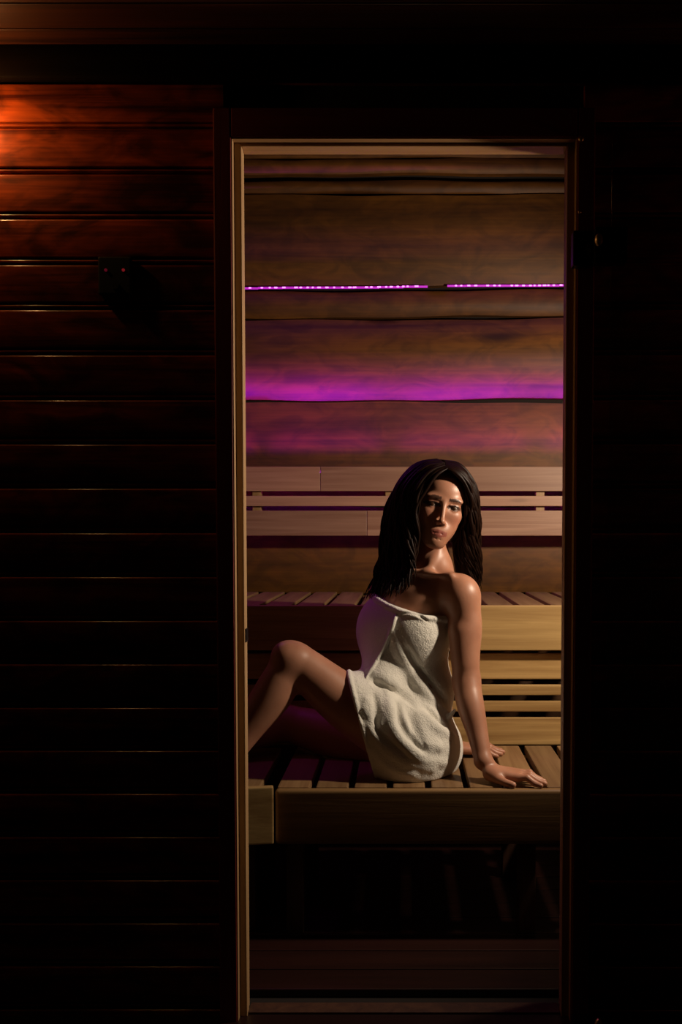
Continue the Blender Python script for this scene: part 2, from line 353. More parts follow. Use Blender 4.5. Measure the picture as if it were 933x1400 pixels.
# ------------------------------------------------------------------ wall lamps and control panel outside
def lamp(x, z, m, label):
    t = empty('wall_lamp', (x, YW, z), label=label, cat='lamp')
    box('wall_plate', (x-.035, YW-.012, z-.02), (x+.035, YW, z+.06), M['black'], t, .003)
    bm = bmesh.new(); cyl(bm, (x, 2.095, z+.010), (x, YW-.012, z+.02), .005)
    link('bracket', to_mesh('bracket', bm), M['black'], t)
    bm = bmesh.new(); bmesh.ops.create_uvsphere(bm, u_segments=20, v_segments=12, radius=.014, matrix=Matrix.Translation((x, 2.090, z)))
    link('bulb', to_mesh('bulb', bm, True), m, t)
lamp(-.925, 1.918, M['bulb_w'], 'small bare bulb wall lamp on the cladding at the far left')
lamp(1.08, 1.62, M['bulb_e'], 'small dim bulb wall lamp on the cladding at the far right')
cp = empty('control_panel', at(158, 378, YW), label='small black control box with two red indicator lights on the left cladding', cat='control panel')
a, b_ = at(136, 404, YW), at(181, 352, YW)
box('housing', (a.x, YW-.009, a.z), (b_.x, YW+.002, b_.z), M['blackp'], cp, .004, 3)
for px, m in ((144.5, M['red2']), (168.5, M['red'])):
    c = at(px, 369, YW-.011); bm = bmesh.new(); cyl(bm, c, c+Vector((0, .006, 0)), .0032)
    link('indicator', to_mesh('indicator', bm), m, cp)
c = at(157, 390, YW-.013); bm = bmesh.new(); cyl(bm, c, c+Vector((0, .006, 0)), .008); link('knob', to_mesh('knob', bm), M['blackp'], cp)

# ------------------------------------------------------------------ the woman: smooth blended volumes meshed as one surface
V3 = lambda p: np.array(p, float)
class Vol:
    def __init__(s, lo, hi, h):
        s.lo = np.array(lo, float); s.h = h; s.n = np.ceil((np.array(hi)-s.lo)/h).astype(int)+1
        s.F = np.full(s.n, .2, np.float32)
    def sub(s, lo, hi):
        a = np.clip(np.floor((np.array(lo)-s.lo)/s.h).astype(int), 0, s.n); b = np.clip(np.ceil((np.array(hi)-s.lo)/s.h).astype(int)+1, 0, s.n)
        if (b <= a).any(): return None, None
        ax = [(s.lo[i]+s.h*np.arange(a[i], b[i])).astype(np.float32) for i in range(3)]
        return tuple(slice(a[i], b[i]) for i in range(3)), (ax[0][:, None, None], ax[1][None, :, None], ax[2][None, None, :])
    def comb(s, sl, d, k, cut=False):
        F = s.F[sl]
        if cut:
            d = -d; hh = np.clip(.5-.5*(d-F)/k, 0, 1)*0+np.clip(.5+.5*(d-F)/k, 0, 1); s.F[sl] = F*(1-hh)+d*hh+k*hh*(1-hh)
        else:
            hh = np.clip(.5+.5*(F-d)/k, 0, 1); s.F[sl] = F*(1-hh)+d*hh-k*hh*(1-hh)
    def cone(s, a, b, ra, rb, k=.01, cut=False, sq=None):
        a = np.array(a, float); b = np.array(b, float); m = max(ra, rb)+k+4*s.h
        sl, P = s.sub(np.minimum(a, b)-m, np.maximum(a, b)+m)
        if sl is None: return
        d = b-a; L = max((d*d).sum(), 1e-9)
        t = ((P[0]-a[0])*d[0]+(P[1]-a[1])*d[1]+(P[2]-a[2])*d[2])/L
        sa = max(-.9, min(.9, (rb-ra)/L**.5)); q = np.sqrt(np.maximum((P[0]-a[0])**2+(P[1]-a[1])**2+(P[2]-a[2])**2-t*t*L, 0))
        t = np.clip(t+q*(sa/(1-sa*sa)**.5)/L**.5, 0, 1)
        q = np.sqrt((P[0]-a[0]-t*d[0])**2+(P[1]-a[1]-t*d[1])**2+(P[2]-a[2]-t*d[2])**2)-(ra+(rb-ra)*t)
        s.comb(sl, q, k, cut)
    def ell(s, c, r, R=None, k=.01, cut=False):
        c = np.array(c, float); r = np.array(r, float); R = np.eye(3) if R is None else R     # R columns = axes
        e = np.sqrt(((R*r)**2).sum(1))+k+4*s.h
        sl, P = s.sub(c-e, c+e)
        if sl is None: return
        X = [P[i]-c[i] for i in range(3)]
        L = [X[0]*R[0, j]+X[1]*R[1, j]+X[2]*R[2, j] for j in range(3)]
        k0 = np.sqrt(sum((L[j]/r[j])**2 for j in range(3))); k1 = np.sqrt(sum((L[j]/r[j]**2)**2 for j in range(3)))+1e-6
        s.comb(sl, k0*(k0-1)/k1, k, cut)
    def chain(s, pts, rr, k=.01, cut=False, sub=12):
        pts = [V3(p) for p in pts]; n = len(pts)
        if n > 2:                                       # smooth curve through the points
            Pn, Rn = [], []
            for i in range(n-1):
                p0, p1, p2, p3 = pts[max(i-1, 0)], pts[i], pts[i+1], pts[min(i+2, n-1)]; r0, r1, r2, r3 = rr[max(i-1, 0)], rr[i], rr[i+1], rr[min(i+2, n-1)]
                for j in range(sub):
                    t = j/sub; h = [.5*(-t+2*t*t-t**3), .5*(2-5*t*t+3*t**3), .5*(t+4*t*t-3*t**3), .5*(-t*t+t**3)]
                    Pn.append(p0*h[0]+p1*h[1]+p2*h[2]+p3*h[3]); Rn.append(r0*h[0]+r1*h[1]+r2*h[2]+r3*h[3])
            Pn.append(pts[-1]); Rn.append(rr[-1]); pts, rr = Pn, Rn
        m = max(rr)+k+4*s.h; lo = np.min(pts, 0)-m; hi = np.max(pts, 0)+m
        sl, P = s.sub(lo, hi)
        if sl is None: return
        D = np.full(s.F[sl].shape, .3, np.float32); base = [q.start for q in sl]
        for i in range(len(pts)-1):
            a, b = pts[i], pts[i+1]; m2 = max(rr[i], rr[i+1])+k+4*s.h
            l2, P2 = s.sub(np.minimum(a, b)-m2, np.maximum(a, b)+m2)
            if l2 is None: continue
            l3 = tuple(slice(l2[q].start-base[q], l2[q].stop-base[q]) for q in range(3))
            d = b-a; L = max((d*d).sum(), 1e-9)
            t = ((P2[0]-a[0])*d[0]+(P2[1]-a[1])*d[1]+(P2[2]-a[2])*d[2])/L
            sa = max(-.9, min(.9, (rr[i+1]-rr[i])/L**.5)); q = np.sqrt(np.maximum((P2[0]-a[0])**2+(P2[1]-a[1])**2+(P2[2]-a[2])**2-t*t*L, 0))
            t = np.clip(t+q*(sa/(1-sa*sa)**.5)/L**.5, 0, 1)
            q = np.sqrt((P2[0]-a[0]-t*d[0])**2+(P2[1]-a[1]-t*d[1])**2+(P2[2]-a[2]-t*d[2])**2)-(rr[i]+(rr[i+1]-rr[i])*t)
            D[l3] = np.minimum(D[l3], q)
        s.comb(sl, D, k, cut)
    def halfspace(s, p, n, k=.006):
        """removes the side the normal points to"""
        n = V3(n)/np.linalg.norm(n); sl, P = s.sub(s.lo, s.lo+s.h*s.n)
        d = (P[0]-p[0])*n[0]+(P[1]-p[1])*n[1]+(P[2]-p[2])*n[2]
        hh = np.clip(.5+.5*(d-s.F)/k, 0, 1); s.F = (s.F*(1-hh)+d*hh+k*hh*(1-hh)).astype(np.float32)
    def cast(s, px, py, y0=2.45, y1=3.15):
        """first surface met from the viewpoint"""
        y = y0
        while y < y1:
            p = V3(at(px, py, y))
            if s.val(p) < 0: return p
            y += s.h
        return None
    def val(s, p):
        q = (np.array(p)-s.lo)/s.h; i = np.floor(q).astype(int)
        if (i < 0).any() or (i >= s.n-1).any(): return .2
        f = q-i; v = s.F[i[0]:i[0]+2, i[1]:i[1]+2, i[2]:i[2]+2]
        v = v[0]*(1-f[0])+v[1]*f[0]; v = v[0]*(1-f[1])+v[1]*f[1]; return float(v[0]*(1-f[2])+v[1]*f[2])
    def mesh(s):
        """surface nets"""
        F = s.F; B = F < 0; c = B[:-1, :-1, :-1].copy(); al = c.copy()
        for dx in (0, 1):
            for dy in (0, 1):
                for dz in (0, 1):
                    if dx+dy+dz == 0: continue
                    v = B[dx:B.shape[0]-1+dx, dy:B.shape[1]-1+dy, dz:B.shape[2]-1+dz]; c |= v; al &= v
        act = np.argwhere(c & ~al); idx = np.full(c.shape, -1, np.int32); idx[tuple(act.T)] = np.arange(len(act))
        cor = [(x, y, z) for x in (0, 1) for y in (0, 1) for z in (0, 1)]
        V = {q: F[act[:, 0]+q[0], act[:, 1]+q[1], act[:, 2]+q[2]] for q in cor}
        acc = np.zeros((len(act), 3)); cnt = np.zeros(len(act))
        for q in cor:
            for ax in range(3):
                if q[ax]: continue
                r = list(q); r[ax] = 1; r = tuple(r); a, b = V[q], V[r]; m = (a < 0) != (b < 0)
                t = np.where(m, a/np.where(m, a-b, 1), 0)
                p = np.tile(np.array(q, float), (len(act), 1)); p[:, ax] += t
                acc[m] += p[m]; cnt[m] += 1
        P = (act+acc/cnt[:, None])*s.h+s.lo
        quads = []
        for ax in range(3):
            a1, a2 = (ax+1) % 3, (ax+2) % 3
            s0 = [slice(None)]*3; s1 = [slice(None)]*3; s0[ax] = slice(0, -1); s1[ax] = slice(1, None)
            A, Bb = B[tuple(s0)], B[tuple(s1)]
            e = np.argwhere(A != Bb); e = e[(e[:, a1] > 0) & (e[:, a2] > 0) & (e[:, a1] < s.n[a1]-1) & (e[:, a2] < s.n[a2]-1)]
            fl = A[tuple(e.T)]
            def g(o1, o2):
                x = e.copy(); x[:, a1] -= o1; x[:, a2] -= o2; return idx[tuple(x.T)]
            q = np.stack([g(1, 1), g(0, 1), g(0, 0), g(1, 0)], 1); q[~fl] = q[~fl][:, ::-1]; quads.append(q)
        return P, np.concatenate(quads)
def np_mesh(name, P, Q, m, parent=None, smooth=True):
    me = bpy.data.meshes.new(name); me.vertices.add(len(P)); me.vertices.foreach_set('co', np.asarray(P, np.float32).ravel())
    k = Q.shape[1]; me.loops.add(Q.size); me.loops.foreach_set('vertex_index', Q.astype(np.int32).ravel())
    me.polygons.add(len(Q)); me.polygons.foreach_set('loop_start', np.arange(0, Q.size, k, dtype=np.int32)); me.polygons.foreach_set('loop_total', np.full(len(Q), k, np.int32))
    me.polygons.foreach_set('use_smooth', [smooth]*len(Q)); me.update(); me.validate()
    return link(name, me, m, parent)
A3 = lambda px, py, Y: V3(at(px, py, Y))

# head frame
YAW, ROLL, NOD = math.radians(9), math.radians(12), math.radians(3)
wf_ = Vector((math.sin(YAW), -math.cos(YAW), -math.sin(NOD))).normalized()
up = Vector((math.sin(ROLL), 0, math.cos(ROLL))); up = (up-wf_*up.dot(wf_)).normalized(); ri = up.cross(wf_).normalized() * 1.0
ri = Vector(wf_).cross(up).normalized()*-1 if wf_.cross(up).x < 0 else wf_.cross(up).normalized()
RH = np.array([list(ri), list(wf_), list(up)]).T       # columns: image-right, forward, up
EYE = A3(607, 691.5, 2.755)                            # skin between the eyes
HO = EYE - RH @ V3((0, .080, 0))
hp = lambda x, y, z: HO + RH @ V3((x, y, z))
BODY = Vol((-.74, 2.44, .375), (.42, 3.22, 1.275), .0024)
def he(c, r, k=.01, cut=False, rz=None):
    R = RH
    if rz is not None:
        a = math.radians(rz); R = RH @ np.array([[math.cos(a), 0, math.sin(a)], [0, 1, 0], [-math.sin(a), 0, math.cos(a)]])
    BODY.ell(hp(*c), r, R, k, cut)
def hc(a, b, ra, rb, k=.01, cut=False): BODY.cone(hp(*a), hp(*b), ra, rb, k, cut)
# torso frame
LAT = V3((.74, -.67, 0)); LAT /= np.linalg.norm(LAT); FWD = V3((-.67, -.74, 0)); FWD /= np.linalg.norm(FWD)
SH_L, SH_R = A3(629, 808, 2.765), A3(526, 812, 2.93)
NECK = A3(591, 775, 2.850); CH = A3(560, 868, 2.855); WA = A3(566, 945, 2.835); PE = A3(566, 1018, 2.815)
def tilt_frame(upv, lat):
    u_ = V3(upv)/np.linalg.norm(upv); l = V3(lat)-u_*np.dot(lat, u_); l /= np.linalg.norm(l); f = np.cross(u_, l)
    return np.stack([l, f, u_], 1)
RT = tilt_frame(NECK-WA, LAT)
if np.dot(RT[:, 1], FWD) < 0: RT[:, 1] *= -1
def tp(c, x, y, z): return c + RT @ V3((x, y, z))
def torso(V, g=0.0, k=.05, full=False):
    V.ell(CH, (.118+g, .088+g, .135+g), RT, k); V.ell(tp(CH, 0, -.015, .075), (.130+g, .07+g, .07+g), RT, k)
    V.ell(WA, (.115+g, .080+g, .11+g), RT, k); V.ell(PE, (.150+g, .115+g, .105+g), tilt_frame(V3((.1, 0, 1)), V3((.5, -.86, 0))), k)
    V.ell(tp(CH, 0, .045, .02), (.10+g, .060+g, .075+g), RT, .04)
    if full:
        for q in (-1, 1): V.ell(tp(CH, q*.054, .056, .008), (.058+g, .044+g, .062+g), RT, .06)
HIP_L, KNEE_L, ANK_L = A3(553, 1012, 2.735), A3(398, 899, 2.70), A3(290, 1066, 2.66)
HIP_R, KNEE_R, ANK_R = A3(548, 1030, 2.93), A3(392, 988, 2.99), V3((-.60, 2.86, ZB1+.045))
def thigh_l(V, g=0, k=.03, t1=1.0):
    mid = HIP_L+(KNEE_L-HIP_L)*.5+V3((0, 0, -.012)); V.chain([HIP_L, mid, HIP_L+(KNEE_L-HIP_L)*.93], [.088+g, .073+g, .052+g], k)
torso(BODY)
thigh_l(BODY)
BODY.ell(KNEE_L+V3((-.004, -.004, -.004)), (.046, .048, .050), None, .02)
d = (ANK_L-KNEE_L)
BODY.chain([KNEE_L+V3((.0, 0, -.01)), KNEE_L+d*.30+V3((.018, 0, .004)), KNEE_L+d*.62+V3((.006, 0, 0)), ANK_L], [.046, .054, .041, .030], .02)
BODY.cone(KNEE_L+V3((-.012, -.01, -.01)), KNEE_L+d*.22+V3((-.012, -.012, -.004)), .024, .018, .02)
BODY.ell(KNEE_L+V3((-.018, -.018, .012)), (.026, .026, .026), None, .02)
BODY.chain([ANK_L, ANK_L+V3((-.05, -.005, -.03)), ANK_L+V3((-.15, -.02, -.047))], [.032, .03, .016], .02); BODY.ell(ANK_L+V3((.02, 0, -.028)), (.03, .026, .024), None, .02)
BODY.chain([HIP_R, (HIP_R+KNEE_R)/2, KNEE_R], [.085, .072, .052], .03); d2 = ANK_R-KNEE_R
BODY.chain([KNEE_R, KNEE_R+d2*.35, ANK_R], [.05, .052, .032], .02); BODY.chain([ANK_R, ANK_R+V3((-.10, -.09, -.02))], [.032, .018], .02)
for F_, A_ in ((V3((-.20, -.03, -.052)), ANK_L), (V3((-.115, -.105, -.03)), ANK_R)):
    for i in range(5):
        q = A_+F_*.86+V3((0, (i-2)*.014, 0)); BODY.cone(q, q+F_/np.linalg.norm(F_)*(.035-.004*i), .0095-.0008*i, .008-.0006*i, .004)
# neck, shoulders, clavicles
BODY.chain([hp(0, -.024, -.050), hp(.0, -.030, -.085), NECK+V3((.004, -.002, .010))], [.046, .045, .050], .02)
BODY.cone(NECK+V3((0, .0, -.016)), SH_L+V3((-.022, .015, .010)), .042, .034, .035); BODY.cone(NECK+V3((0, 0, -.016)), SH_R+V3((.01, -.01, .0)), .042, .036, .035)
BODY.ell(tp(CH, .02, .02, .105), (.10, .062, .06), RT, .04)
BODY.cone(hp(.045, -.012, -.065), A3(585, 782, 2.785), .010, .008, .014)      # neck cord
BODY.chain([A3(584, 783, 2.785), A3(600, 785, 2.758), A3(616, 787, 2.742)], [.0075, .0075, .009], .018)      # left collarbone
BODY.chain([A3(579, 783, 2.787), A3(562, 781, 2.800), A3(545, 783, 2.84)], [.0075, .0080, .009], .016)
BODY.ell(A3(598, 776, 2.755), (.016, .012, .010), None, .02, True)          # hollow above the collarbone
# left arm: deltoid, upper arm, forearm
EL, WR = A3(638, 931, 2.735), A3(661, 1040, 2.645)
BODY.ell(SH_L+V3((.004, -.003, -.012)), (.050, .050, .058), None, .03)
BODY.chain([SH_L+V3((.004, 0, -.02)), SH_L+(EL-SH_L)*.40+V3((.010, 0, 0)), SH_L+(EL-SH_L)*.70+V3((.004, 0, 0)), EL], [.050, .044, .039, .036], .02)
BODY.cone(SH_L+(EL-SH_L)*.45+V3((-.008, -.012, 0)), SH_L+(EL-SH_L)*.8+V3((-.004, -.008, 0)), .031, .027, .02)
BODY.chain([EL, EL+(WR-EL)*.28+V3((-.003, -.004, 0)), EL+(WR-EL)*.65, WR], [.036, .0375, .029, .0225], .018)
BODY.ell(EL+V3((.010, .014, -.004)), (.020, .020, .022), None, .02)
# right arm behind her back
ELR, WRR = A3(598, 930, 3.00), A3(612, 1019, 2.93)
BODY.chain([SH_R, SH_R+(ELR-SH_R)*.5, ELR, ELR+(WRR-ELR)*.4, WRR], [.046, .04, .033, .033, .022], .02)
def hand(W, d, side, curl, th=.0085, thumb=True):
    """palm and five fingers flat on the bench; d = pointing direction, side = towards the thumb"""
    d = V3(d)/np.linalg.norm(d); sd = V3(side)/np.linalg.norm(side); z0 = ZB1
    pc = V3((W[0], W[1], z0+.024))+d*.025; kn = pc+d*.072; kn[2] = z0+.021
    BODY.cone(W, pc+V3((0, 0, .006)), .0225, .020, .012)
    for f in (-.026, -.009, .009, .025): BODY.cone(pc+sd*f*.75-d*.004+V3((0, 0, .002)), kn+sd*f, .0145, .0115, .012)
    BODY.cone(pc+sd*.022, pc+sd*.034+d*.018-V3((0, 0, .004)), .0165, .013, .014)
    Ls = [(-.028, .052, .0072), (-.010, .064, .0080), (.009, .070, .0084), (.027, .063, .0082)]
    for j, (f, L_, r) in enumerate(Ls):
        fan = sd*(f*.35); a = kn+sd*f; k1 = a+d*L_*.42+fan*.4+V3((0, 0, curl)); k2 = a+d*L_*.74+fan*.7+V3((0, 0, -.002)); k3 = a+d*L_+fan
        k2[2] = z0+r+.003; k3[2] = z0+r*.9
        BODY.cone(a, k1, r*1.18, r*1.08, .005); BODY.cone(k1, k2, r*1.08, r*.98, .003); BODY.cone(k2, k3, r*.98, r*.80, .003)
    a = pc+sd*.030+d*.012; b = pc+sd*.049+d*.038; c = pc+sd*.056+d*.066; a[2] = z0+.018; b[2] = z0+.014; c[2] = z0+.009
    BODY.chain([a, b, c], [.0135, .0105, .0085], .006)
hand(WR, (1, -.30, 0), (-.30, -1, 0), .003)
hand(WRR, (1, .1, 0), (.1, 1, 0), .002)
# head
he((0, -.018, .030), (.071, .090, .080), .01)
he((0, .022, -.010), (.061, .060, .082), .02)
he((0, .030, .040), (.059, .052, .048), .02)
for s in (-1, 1):
    hc((s*.047, .0, -.052), (s*.014, .062, -.102), .020, .016, .022)          # jaw
    he((s*.037, .054, -.024), (.023, .022, .020), .02)                         # cheekbone
    he((s*.028, .048, -.055), (.024, .026, .026), .02)
    he((s*.030, .0715, .0185), (.023, .010, .0075), .014, rz=s*-4)               # brow ridge
he((0, .058, -.075), (.030, .028, .034), .02)
he((0, .071, -.103), (.0165, .0135, .0135), .016)                              # chin
he((0, .087, -.0920), (.012, .005, .0015), .006, True)                           # crease over the chin
for s in (-1, 1):
    he((s*.031, .095, -.001), (.0185, .0165, .0125), .012, True)               # socket
    he((s*.031, .066, -.001), (.0152, .0150, .0140), .004)                     # lidded eyeball
    hc((s*.018, .0805, .0052), (s*.044, .0735, .0050), .0022, .0020, .003)     # upper lid fold
    he((s*.0312, .083, -.0020), (.0142, .012, .0052), .0025, True)             # opening between the lids
hc((0, .078, .012), (0, .098, -.038), .0062, .0068, .010)                       # nose
he((0, .100, -.043), (.0082, .0088, .0072), .006)
for s in (-1, 1):
    he((s*.0092, .089, -.0470), (.0056, .0080, .0054), .006)
    he((s*.0058, .0970, -.0525), (.0030, .0042, .0024), .002, True)
he((0, .066, -.072), (.030, .020, .022), .02)
for s in (-1, 1):
    hc((0, .0850, -.0710), (s*.0215, .0750, -.0755), .0038, .0016, .006)
    hc((s*.003, .0842, -.0805), (s*.0185, .0760, -.0772), .0046, .0020, .006)
for s in (-1, 1): hc((0, .0945, -.0757), (s*.0235, .0800, -.0762), .0014, .0009, .002, True)
for s in (-1, 1):
    he((s*.072, -.012, -.010), (.008, .018, .030), .008)
BODY.halfspace(V3((0, 0, ZB1+.0006)), (0, 0, -1), .001)
P, Q = BODY.mesh()
def relax(P, Q, w_, it):
    E = np.concatenate([Q[:, [0, 1]], Q[:, [1, 2]], Q[:, [2, 3]], Q[:, [3, 0]]]); E = np.concatenate([E, E[:, ::-1]]); n = len(P)
    cnt = np.bincount(E[:, 0], minlength=n)[:, None]+1e-9; w_ = w_[:, None]
    for k in range(it):
        A_ = np.stack([np.bincount(E[:, 0], weights=P[E[:, 1], c], minlength=n) for c in range(3)], 1)/cnt
        P = P+(A_-P)*w_*(.6 if k % 2 == 0 else -.52)
    return P
w1 = np.clip((np.linalg.norm(P-HO-V3((0, 0, -.02)), axis=1)-.125)/.03, 0, 1)*np.clip((P[:, 2]-ZB1-.055)/.03+(P[:, 0] < .12)*2, 0, 1)
P = relax(P, Q, w1, 24); P = relax(P, Q, np.ones(len(P))*.6, 6)
# colour marks of the skin itself: lips, brows, lashes
LP_ = (P-HO) @ RH
def gauss(x, w_): return np.clip(1-np.abs(x)/w_, 0, 1)
x, y, z = LP_[:, 0], LP_[:, 1], LP_[:, 2]; ax_ = np.abs(x)
lipu = (z < -.0660-.22*np.maximum(ax_-.004, 0)) ; lipl = z > -.0885+.30*ax_
lips = ((y > .066) & (ax_ < .0245) & lipu & lipl).astype(float)
bz = .0185+.10*(ax_-.012)-3.2*np.maximum(ax_-.034, 0)**1.6*2
brow = ((y > .05) & (ax_ > .0115) & (ax_ < .050) & (np.abs(z-bz) < .0044*np.clip((.054-ax_)/.025, .3, 1))).astype(float)
er = np.sqrt(((ax_-.0312)/.0165)**2+((z+.0020)/.0068)**2)
lash = ((y > .055) & (er < 1.40) & (z > -.0045)).astype(float)+((y > .055) & (er < 1.18)).astype(float)*.6
blush = np.exp(-((ax_-.045)/.018)**2-((z+.035)/.018)**2)*(y > .02)
person = empty('person', at(565, 1070, 2.80), label='long-haired woman in a white towel sitting on the lower bench, leaning on one arm', cat='person')
m, N, L, b = mat('skin'); M['skin'] = m
va = N.new('ShaderNodeVertexColor'); va.layer_name = 'marks'; sx = N.new('ShaderNodeSeparateColor'); L.new(va.outputs[0], sx.inputs[0])
tc = N.new('ShaderNodeTexCoord'); n1 = N.new('ShaderNodeTexNoise'); n1.inputs['Scale'].default_value = 14; n1.inputs['Detail'].default_value = 6; L.new(tc.outputs['Object'], n1.inputs['Vector'])
cr = N.new('ShaderNodeValToRGB'); cr.color_ramp.elements[0].position = .3; cr.color_ramp.elements[1].position = .7
cr.color_ramp.elements[0].color = (.40, .175, .105, 1); cr.color_ramp.elements[1].color = (.50, .235, .145, 1); L.new(n1.outputs['Fac'], cr.inputs[0])
c_ = cr.outputs[0]
for ch, colr in (('Green', (.30, .075, .06)), ('Blue', (.04, .016, .01)), ('Red', (.46, .17, .11))):
    mx = N.new('ShaderNodeMixRGB'); L.new(sx.outputs[ch], mx.inputs[0]); L.new(c_, mx.inputs[1]); mx.inputs[2].default_value = (*colr, 1); c_ = mx.outputs[0]
L.new(c_, b.inputs['Base Color']); b.inputs['Roughness'].default_value = .42; b.inputs['Specular IOR Level'].default_value = .5
b.inputs['Subsurface Weight'].default_value = .12; b.inputs['Subsurface Radius'].default_value = (.012, .005, .003); b.inputs['Subsurface Scale'].default_value = .5
n2 = N.new('ShaderNodeTexNoise'); n2.inputs['Scale'].default_value = 420; L.new(tc.outputs['Object'], n2.inputs['Vector'])
bp = N.new('ShaderNodeBump'); bp.inputs['Strength'].default_value = .12; bp.inputs['Distance'].default_value = .001; L.new(n2.outputs['Fac'], bp.inputs['Height']); L.new(bp.outputs['Normal'], b.inputs['Normal'])
bo = np_mesh('body', P, Q, m, person)
at_ = bo.data.color_attributes.new('marks', 'FLOAT_COLOR', 'POINT')
colr = np.stack([blush*.6, lips*.85, np.clip(np.maximum(brow, lash), 0, 1)*.92, np.ones(len(P))], 1).astype(np.float32)
if len(bo.data.vertices) == len(P): at_.data.foreach_set('color', colr.ravel())
# eyes
M['eye'] = simple('eye_white', (.22, .17, .15), .2, coat=.5); M['iris'] = simple('iris', (.045, .02, .01), .12, coat=.8)
for s in (-1, 1):
    bm = bmesh.new(); c = hp(s*.0312, .0662, -.0015)
    bmesh.ops.create_uvsphere(bm, u_segments=24, v_segments=16, radius=.0128, matrix=Matrix.Translation(c))
    e = link('eye', to_mesh('eye', bm, True), M['eye'], person)
    g = Vector((0, 0, CZ+.03))-Vector(c); g.normalize(); bm = bmesh.new()
    bmesh.ops.create_uvsphere(bm, u_segments=20, v_segments=12, radius=.0068, matrix=Matrix.Translation(Vector(c)+g*.0098) @ g.to_track_quat('Z', 'Y').to_matrix().to_4x4() @ Matrix.Diagonal((1, 1, .56, 1)))
    link('iris', to_mesh('iris', bm, True), M['iris'], e)

# ------------------------------------------------------------------ towel
T = Vol((-.20, 2.48, ZB1-.01), (.19, 3.16, 1.03), .0026)
torso(T, .013, .04, True)
thm = HIP_L+(KNEE_L-HIP_L)*.5
T.cone(HIP_L+V3((.01, 0, 0)), thm+V3((0, 0, -.012)), .106, .088, .04)
T.cone(HIP_R, (HIP_R+KNEE_R)/2, .10, .088, .04)
T.ell(A3(556, 1015, 2.74), (.118, .125, .105), None, .05)
T.ell(A3(560, 1050, 2.72), (.092, .10, .06), None, .04)
T.cone(tp(CH, -.03, .045, -.02), A3(524, 925, 2.76), .075, .060, .04)
p1, p2 = A3(512, 819, 2.80), A3(598, 844, 2.735)
nt = np.cross(p2-p1, V3((.75, .9, .02))); nt = nt/np.linalg.norm(nt); nt = nt if nt[2] > 0 else -nt
e = A3(515, 1068, 2.68)-A3(470, 903, 2.68); hn = np.cross(e, V3((-.05, 1, 0))); hn /= np.linalg.norm(hn); hn = hn if hn[0] < 0 else -hn
hemA = A3(471, 903, 2.68)
def ring(V, c, n, r=.0075, k=.006, a0=0, a1=360, N_=72):
    n = n/np.linalg.norm(n); u = np.cross(n, V3((0, 1, .1))); u /= np.linalg.norm(u); v = np.cross(n, u); pts = []
    for i in range(N_+1):
        a = math.radians(a0+(a1-a0)*i/N_); d = u*math.cos(a)+v*math.sin(a); t = .02
        while t < .30 and V.val(c+d*t) < 0: t += .002
        if t < .30: pts.append(c+d*(t-.002))
    return pts
c0 = V3(tp(CH, 0, 0, 0)); c_top = c0-nt*np.dot(c0-p1, nt)
ring_t = ring(T, c_top-nt*.004, nt)
c_h = (HIP_L+(KNEE_L-HIP_L)*.42); c_h = c_h-hn*np.dot(c_h-hemA, hn)
ring_h = ring(T, c_h-hn*.002, hn)
T.halfspace(p1, nt, .008); T.halfspace(hemA, hn, .006)
T.chain(ring_t, [.0085]*len(ring_t), .006, sub=1)
T.chain(ring_h, [.0062]*len(ring_h), .005, sub=1)
sm = lambda pts, off: [q for q in ([T.cast(x, y_) for x, y_ in pts]) if q is not None]
def fold(pts, r, depth, k, cut=False):
    q = [T.cast(x, y_) for x, y_ in pts]; q = [p_ for p_ in q if p_ is not None]
    if len(q) < 2: return
    q = [p_+V3((0, -depth if cut else depth, 0)) for p_ in q]
    rr = [r*(.45 if i in (0, len(q)-1) else 1) for i in range(len(q))]
    T.chain(q, rr, k, cut)
GRO = [([(536, 938), (556, 962), (571, 1000), (581, 1020)], .0115), ([(556, 890), (572, 918), (598, 950), (614, 974)], .0095), ([(543, 962), (543, 984), (555, 1007), (577, 1027)], .0095),
       ([(494, 975), (518, 1004), (545, 1026), (570, 1044)], .009), ([(514, 934), (545, 943), (575, 966), (606, 992)], .013), ([(512, 952), (515, 975), (512, 995)], .005)]
RID = [([(529, 950), (533, 971), (537, 993), (551, 1015), (577, 1038), (606, 1043)], .010), ([(482, 957), (503, 991), (527, 1018), (561, 1043), (590, 1052)], .008),
       ([(508, 918), (530, 930), (553, 950), (572, 972), (596, 994), (618, 1005)], .010), ([(538, 866), (548, 893), (563, 920), (585, 950), (613, 980)], .010),
       ([(551, 964), (566, 987), (578, 1014), (600, 1022)], .009), ([(500, 958), (500, 975), (506, 992)], .006), ([(510, 1025), (533, 1048), (565, 1060)], .005)]
for p_, r in GRO: fold(p_, r, -.001, .018, True)
for p_, r in RID: fold(p_, r, .0035, .020)
fold([(547, 825), (541, 845), (531, 872), (517, 900), (501, 926)], .0052, -.0045, .003)      # stitched edge of the overlap
fold([(545, 840), (566, 838), (588, 851)], .0045, .004, .004, True)            # turned-over top band
T.cone(A3(611, 985, 2.72), A3(622, 971, 2.715), .010, .004, .010)
nz = rng.standard_normal((12, 12, 12)).astype(np.float32)
T.halfspace(V3((0, 0, ZB1+.001)), (0, 0, -1), .003)
TP, TQ = T.mesh(); TP = relax(TP, TQ, np.ones(len(TP))*.5, 2)
m, N, L, b = mat('terry_towel'); M['towel'] = m
b.inputs['Base Color'].default_value = (.80, .76, .68, 1); b.inputs['Roughness'].default_value = .95; b.inputs['Sheen Weight'].default_value = .3; b.inputs['Sheen Roughness'].default_value = .6
